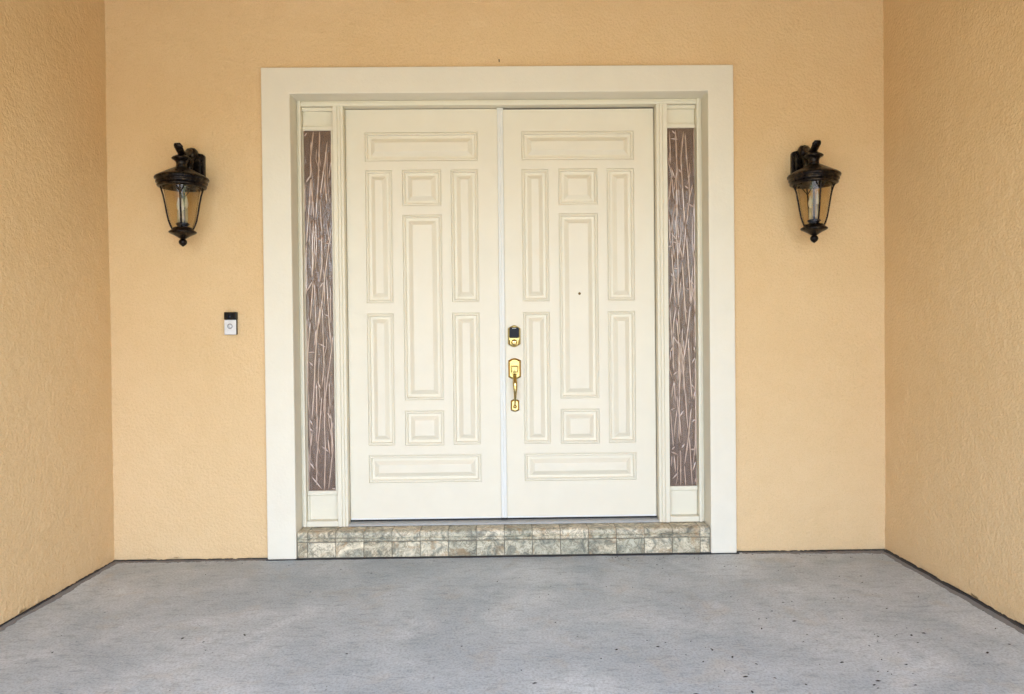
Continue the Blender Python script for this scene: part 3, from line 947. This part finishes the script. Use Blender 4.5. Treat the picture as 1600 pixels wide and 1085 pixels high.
def lantern(x, ztop_shift, label, ribs_phase, mirror):
    root = empty('wall_lantern', (x, 0, 1.78 + ztop_shift))
    tag(root, label, 'lantern', 'black bronze wall lanterns')
    ax, ay = x, -0.182
    zs = ztop_shift
    inv = Matrix.Translation((-x, 0, -(1.78 + zs)))

    def part(mb, name, mat=M_BRONZE, bevel=0.0, parent=None):
        if name not in ('back_plate', 'scroll_arm', 'scroll_boss'):
            mb.v = [(ax + (v[0] - ax) * 0.915, ay + (v[1] - ay) * 0.915, 1.761 + zs + (v[2] - 1.77 - zs) * 0.956) for v in mb.v]
        o = mb.build(name, mat, None, bevel=bevel)
        o.parent = parent or root
        if parent is None:
            o.matrix_parent_inverse = inv
        return o
    c = (ax, ay, zs)
    # wall plate: tall shield with rounded shoulders
    hw = 0.058
    out = [(x - hw, 2.135), (x - hw * 0.6, 2.118), (x, 2.112), (x + hw * 0.6, 2.118), (x + hw, 2.135), (x + hw, 2.292), (x + hw * 0.9, 2.300), (x + hw * 0.55, 2.304),
           (x + 0.02, 2.307), (x - 0.02, 2.307), (x - hw * 0.55, 2.304), (x - hw * 0.9, 2.300), (x - hw, 2.292)]
    m = MB()
    m.extrude([(a, z + zs) for a, z in out], 'y', 0.006, -0.026)
    m.extrude([(x + (a - x) * 0.72, 2.205 + (z - 2.205) * 0.82 + zs) for a, z in out], 'y', -0.026, -0.036)
    part(m, 'back_plate', M_BRONZE, 0.004)
    # scroll arm: springs from the plate, rolls up, drops onto the cap
    ctrl = [(-0.030, 2.145), (-0.056, 2.155), (-0.080, 2.180), (-0.086, 2.220), (-0.070, 2.258), (-0.052, 2.285), (-0.062, 2.300), (-0.082, 2.300), (-0.108, 2.283), (-0.145, 2.266), (-0.182, 2.256)]
    pts, rad = [], []
    for i in range(len(ctrl) - 1):
        p0, p1, p2, p3 = ctrl[max(i - 1, 0)], ctrl[i], ctrl[i + 1], ctrl[min(i + 2, len(ctrl) - 1)]
        for k in range(5):
            t = k / 5
            f = lambda q: 0.5 * ((2 * p1[q]) + (-p0[q] + p2[q]) * t + (2 * p0[q] - 5 * p1[q] + 4 * p2[q] - p3[q]) * t * t + (-p0[q] + 3 * p1[q] - 3 * p2[q] + p3[q]) * t ** 3)
            pts.append((x, f(0), f(1) + zs))
            s = (i + t) / (len(ctrl) - 1)
            rad.append(0.016 + 0.006 * math.sin(math.pi * s))
    m = MB().tube(pts, rad, 12, flat=0.85)
    arm = part(m, 'scroll_arm')
    m = MB()     # round boss of the scroll
    m.lathe([(0.0, -0.020), (0.022, -0.019), (0.031, -0.013), (0.034, 0.0), (0.031, 0.013), (0.022, 0.019), (0.0, 0.020)], 22)
    m.v = [(x + v[2] * 1.45, -0.048 + v[0] * 1.1, 2.293 + v[1] * 1.1 + zs) for v in m.v]
    part(m, 'scroll_boss', M_BRONZE, 0, arm)
    # curled leaf tip leaning out over the cap
    lp = [(x, ay + 0.075, 2.290 + zs), (x, ay + 0.040, 2.293 + zs), (x, ay + 0.008, 2.297 + zs), (x, ay - 0.020, 2.311 + zs), (x, ay - 0.040, 2.325 + zs), (x, ay - 0.052, 2.337 + zs), (x, ay - 0.056, 2.343 + zs)]
    m = MB().tube(lp, [0.012, 0.018, 0.023, 0.025, 0.025, 0.023, 0.017], 12, flat=0.42)
    for q in (1, 3):
        yy, zz = lp[1 + q][1], lp[1 + q][2]
        for sx in (-1, 1):
            m.tube([(x + sx * 0.010, yy + 0.006, zz - 0.002), (x + sx * 0.020, yy, zz + 0.003), (x + sx * 0.022, yy - 0.008, zz + 0.009)], [0.010, 0.008, 0.003], 6)
    part(m, 'leaf_tip', M_BRONZE, 0, arm)
    # cap, neck, roof
    m = MB().lathe([(0.0, 2.292), (0.020, 2.291), (0.034, 2.284), (0.050, 2.275), (0.056, 2.269), (0.054, 2.264), (0.042, 2.258), (0.034, 2.250), (0.030, 2.238), (0.031, 2.226), (0.036, 2.214), (0.0, 2.212)], 32, (c[0], c[1], c[2]))
    part(m, 'cap')
    m = MB().lathe([(0.0, 2.222), (0.036, 2.218), (0.060, 2.207), (0.095, 2.189), (0.128, 2.172), (0.147, 2.161), (0.1525, 2.154), (0.1515, 2.147), (0.144, 2.143), (0.141, 2.139),
                    (0.1445, 2.134), (0.1445, 2.127), (0.138, 2.121), (0.130, 2.117), (0.122, 2.112), (0.112, 2.110), (0.100, 2.122), (0.05, 2.140), (0.0, 2.145)], 40, c)
    roof = part(m, 'roof')
    m = MB().lathe([(0.135, 2.119), (0.139, 2.113), (0.137, 2.106), (0.125, 2.101), (0.112, 2.104), (0.108, 2.112)], 36, c)
    part(m, 'roof_gallery', M_BRONZE, 0, roof)
    # glass bell
    gprof = [(0.104, 2.108), (0.100, 2.085), (0.093, 2.05), (0.0855, 2.00), (0.078, 1.955), (0.070, 1.915), (0.060, 1.885), (0.053, 1.872)]
    m = MB().lathe(gprof, 36, c)
    part(m, 'glass_shade', M_LGLASS)
    # ribs with a forked head
    rprof = [(0.120, 2.112), (0.113, 2.088), (0.103, 2.055), (0.0935, 2.005), (0.085, 1.955), (0.077, 1.917), (0.067, 1.888), (0.058, 1.868)]
    for k in range(4):
        a = ribs_phase + k * math.pi / 2
        ca, sa = math.cos(a), math.sin(a)
        pos = lambda r, z, off=0.0: (ax + r * ca - off * sa, ay + r * sa + off * ca, z + zs)
        m = MB().tube([pos(r, z) for r, z in rprof], [0.0045, 0.005, 0.0055, 0.0055, 0.0055, 0.0055, 0.0055, 0.005], 8)
        for s in (-1, 1):
            m.tube([pos(0.106, 2.062), pos(0.109, 2.078, s * 0.010), pos(0.113, 2.094, s * 0.022), pos(0.117, 2.110, s * 0.032)], [0.003, 0.0032, 0.0032, 0.003], 6)
        part(m, 'rib')
    # dish, cone and ball
    m = MB().lathe([(0.0, 1.884), (0.030, 1.882), (0.052, 1.876), (0.060, 1.868), (0.064, 1.862), (0.077, 1.854), (0.0785, 1.848), (0.070, 1.842), (0.052, 1.834), (0.034, 1.824), (0.020, 1.815), (0.012, 1.811), (0.0, 1.811)], 32, c)
    base = part(m, 'base_dish')
    m = MB().lathe([(0.0, 1.815), (0.010, 1.813), (0.018, 1.808), (0.0235, 1.799), (0.0235, 1.790), (0.018, 1.780), (0.010, 1.774), (0.004, 1.770), (0.0, 1.768)], 24, c)
    part(m, 'ball_finial', M_BRONZE, 0, base)
    # candle cluster
    cc = MB().lathe([(0.0, 1.905), (0.034, 1.902), (0.040, 1.896), (0.030, 1.886), (0.012, 1.880), (0.0, 1.880)], 22, c)
    cl = part(cc, 'candle_tray')
    for k in range(3):
        a = 0.9 * mirror + k * 2 * math.pi / 3
        px_, py_ = ax + 0.024 * math.cos(a), ay + 0.024 * math.sin(a)
        m = MB().lathe([(0.0, 0.085 - 0.01 * k), (0.0095, 0.085 - 0.01 * k), (0.0095, 0.0), (0.0, 0.0)], 14, (px_, py_, 1.902 + zs))
        cd_ = part(m, 'candle_sleeve', M_CANDLE)
        m = MB().lathe([(0.005, 0.0), (0.010, 0.012), (0.0125, 0.03), (0.009, 0.05), (0.004, 0.068), (0.0, 0.078)], 14, (px_, py_, 1.986 - 0.01 * k + zs))
        part(m, 'bulb', M_BULB, 0, cd_)
    m = MB().tube([(ax, ay, 1.89 + zs), (ax, ay, 2.13 + zs)], 0.005, 8)
    part(m, 'centre_rod')
    return root


lantern(-1.737, 0.008, 'dark bronze lantern on the wall above the doorbell', 0.30, 1)
lantern(1.718, -0.004, 'dark bronze lantern on the wall beside the locked door leaf', math.pi - 0.05, -1)

# ------------------------------------------------------------------ doorbell
bx0, bz1 = un(349.5, 488, -0.025)
bx1, bz0 = un(370.0, 523.5, -0.025)
bc = (bx0 + bx1) / 2
db = empty('doorbell', (bc, 0, bz0))
tag(db, 'small video doorbell with black top and silver face', 'doorbell')
inv = Matrix.Translation((-bc, 0, -bz0))
zm = bz0 + 0.0855
tilt = math.tan(R(0.6))


def dpart(mb, name, mat, bevel, parent=None):
    o = mb.build(name, mat, None, bevel=bevel)
    o.parent = parent or db
    if parent is None:
        o.matrix_parent_inverse = inv
    return o


m = MB().box(bx0 + 0.001, bx1 - 0.001, -0.027, 0.004, zm + 0.0005, bz1)
dpart(m, 'camera_head', M_BLACK, 0.004)
m = MB().box(bx0 + 0.0025, bx1 - 0.0025, -0.023, 0.003, bz0 + 0.001, zm)
dpart(m, 'body', M_BLACK, 0.003)
m = MB().box(bx0 + 0.003, bx1 - 0.003, -0.0275, -0.0225, bz0 + 0.0015, zm - 0.0003)
fp = dpart(m, 'face_plate', M_SILVER, 0.002)
m = MB()
m.lathe([(0.0105, 0.0), (0.0105, 0.0016), (0.0150, 0.0016), (0.0150, 0.0)], 28)
m.v = [(bc - 0.001 + v[0], -0.0273 - v[2], bz0 + 0.049 + v[1]) for v in m.v]
dpart(m, 'button_ring', M_RING, 0, fp)
m = MB()
m.lathe([(0.0, 0.0012), (0.0100, 0.001), (0.0104, 0.0)], 24)
m.v = [(bc - 0.001 + v[0], -0.0273 - v[2], bz0 + 0.049 + v[1]) for v in m.v]
dpart(m, 'button', M_SILVER, 0, fp)
m = MB()
m.lathe([(0.0, 0.0015), (0.006, 0.001), (0.009, 0.0)], 20)
m.v = [(bc - 0.006 + v[0], -0.0268 - v[2], zm + 0.018 + v[1]) for v in m.v]
dpart(m, 'lens', M_SCREEN, 0)

# ------------------------------------------------------------------ small things
nx_, nz_ = un(780, 97, 0)
m = MB().tube([(nx_, 0.01, nz_), (nx_, -0.012, nz_ + 0.001), (nx_ - 0.001, -0.016, nz_ + 0.010)], 0.0025, 8)
tag(m.build('hook', M_BRONZE), 'tiny dark hook in the stucco just above the door casing', 'hook')

rng = random.Random(77)
m = MB()
for i in range(330):
    x = rng.uniform(-2.1, 2.1)
    if rng.random() < 0.55:
        x = abs(rng.gauss(1.15, 0.55))
    y = -rng.uniform(0.03, 2.6) if rng.random() < 0.8 else -rng.uniform(0.02, 0.15)
    x = max(min(x, 2.15), -2.18)
    s = rng.choice([0.0022, 0.0028, 0.0035, 0.005]) * (1.0 + 0.5 * (y < -1))
    a = rng.uniform(0, math.pi)
    pts = []
    for k in range(5):
        aa = a + k * 2 * math.pi / 5
        rr = s * rng.uniform(0.6, 1.2)
        pts.append((x + rr * 1.5 * math.cos(aa) * math.cos(a) - rr * 0.7 * math.sin(aa) * math.sin(a), y + rr * 1.5 * math.cos(aa) * math.sin(a) + rr * 0.7 * math.sin(aa) * math.cos(a), 0.0006))
    top = (x, y, 0.0006 + s * 0.45)
    m.add(pts + [top], [(k, (k + 1) % 5, 5) for k in range(5)])
tag(m.build('floor_crumbs', M_CRUMB), 'scattered dark leaf crumbs and grit on the grey floor', 'debris', kind='stuff')
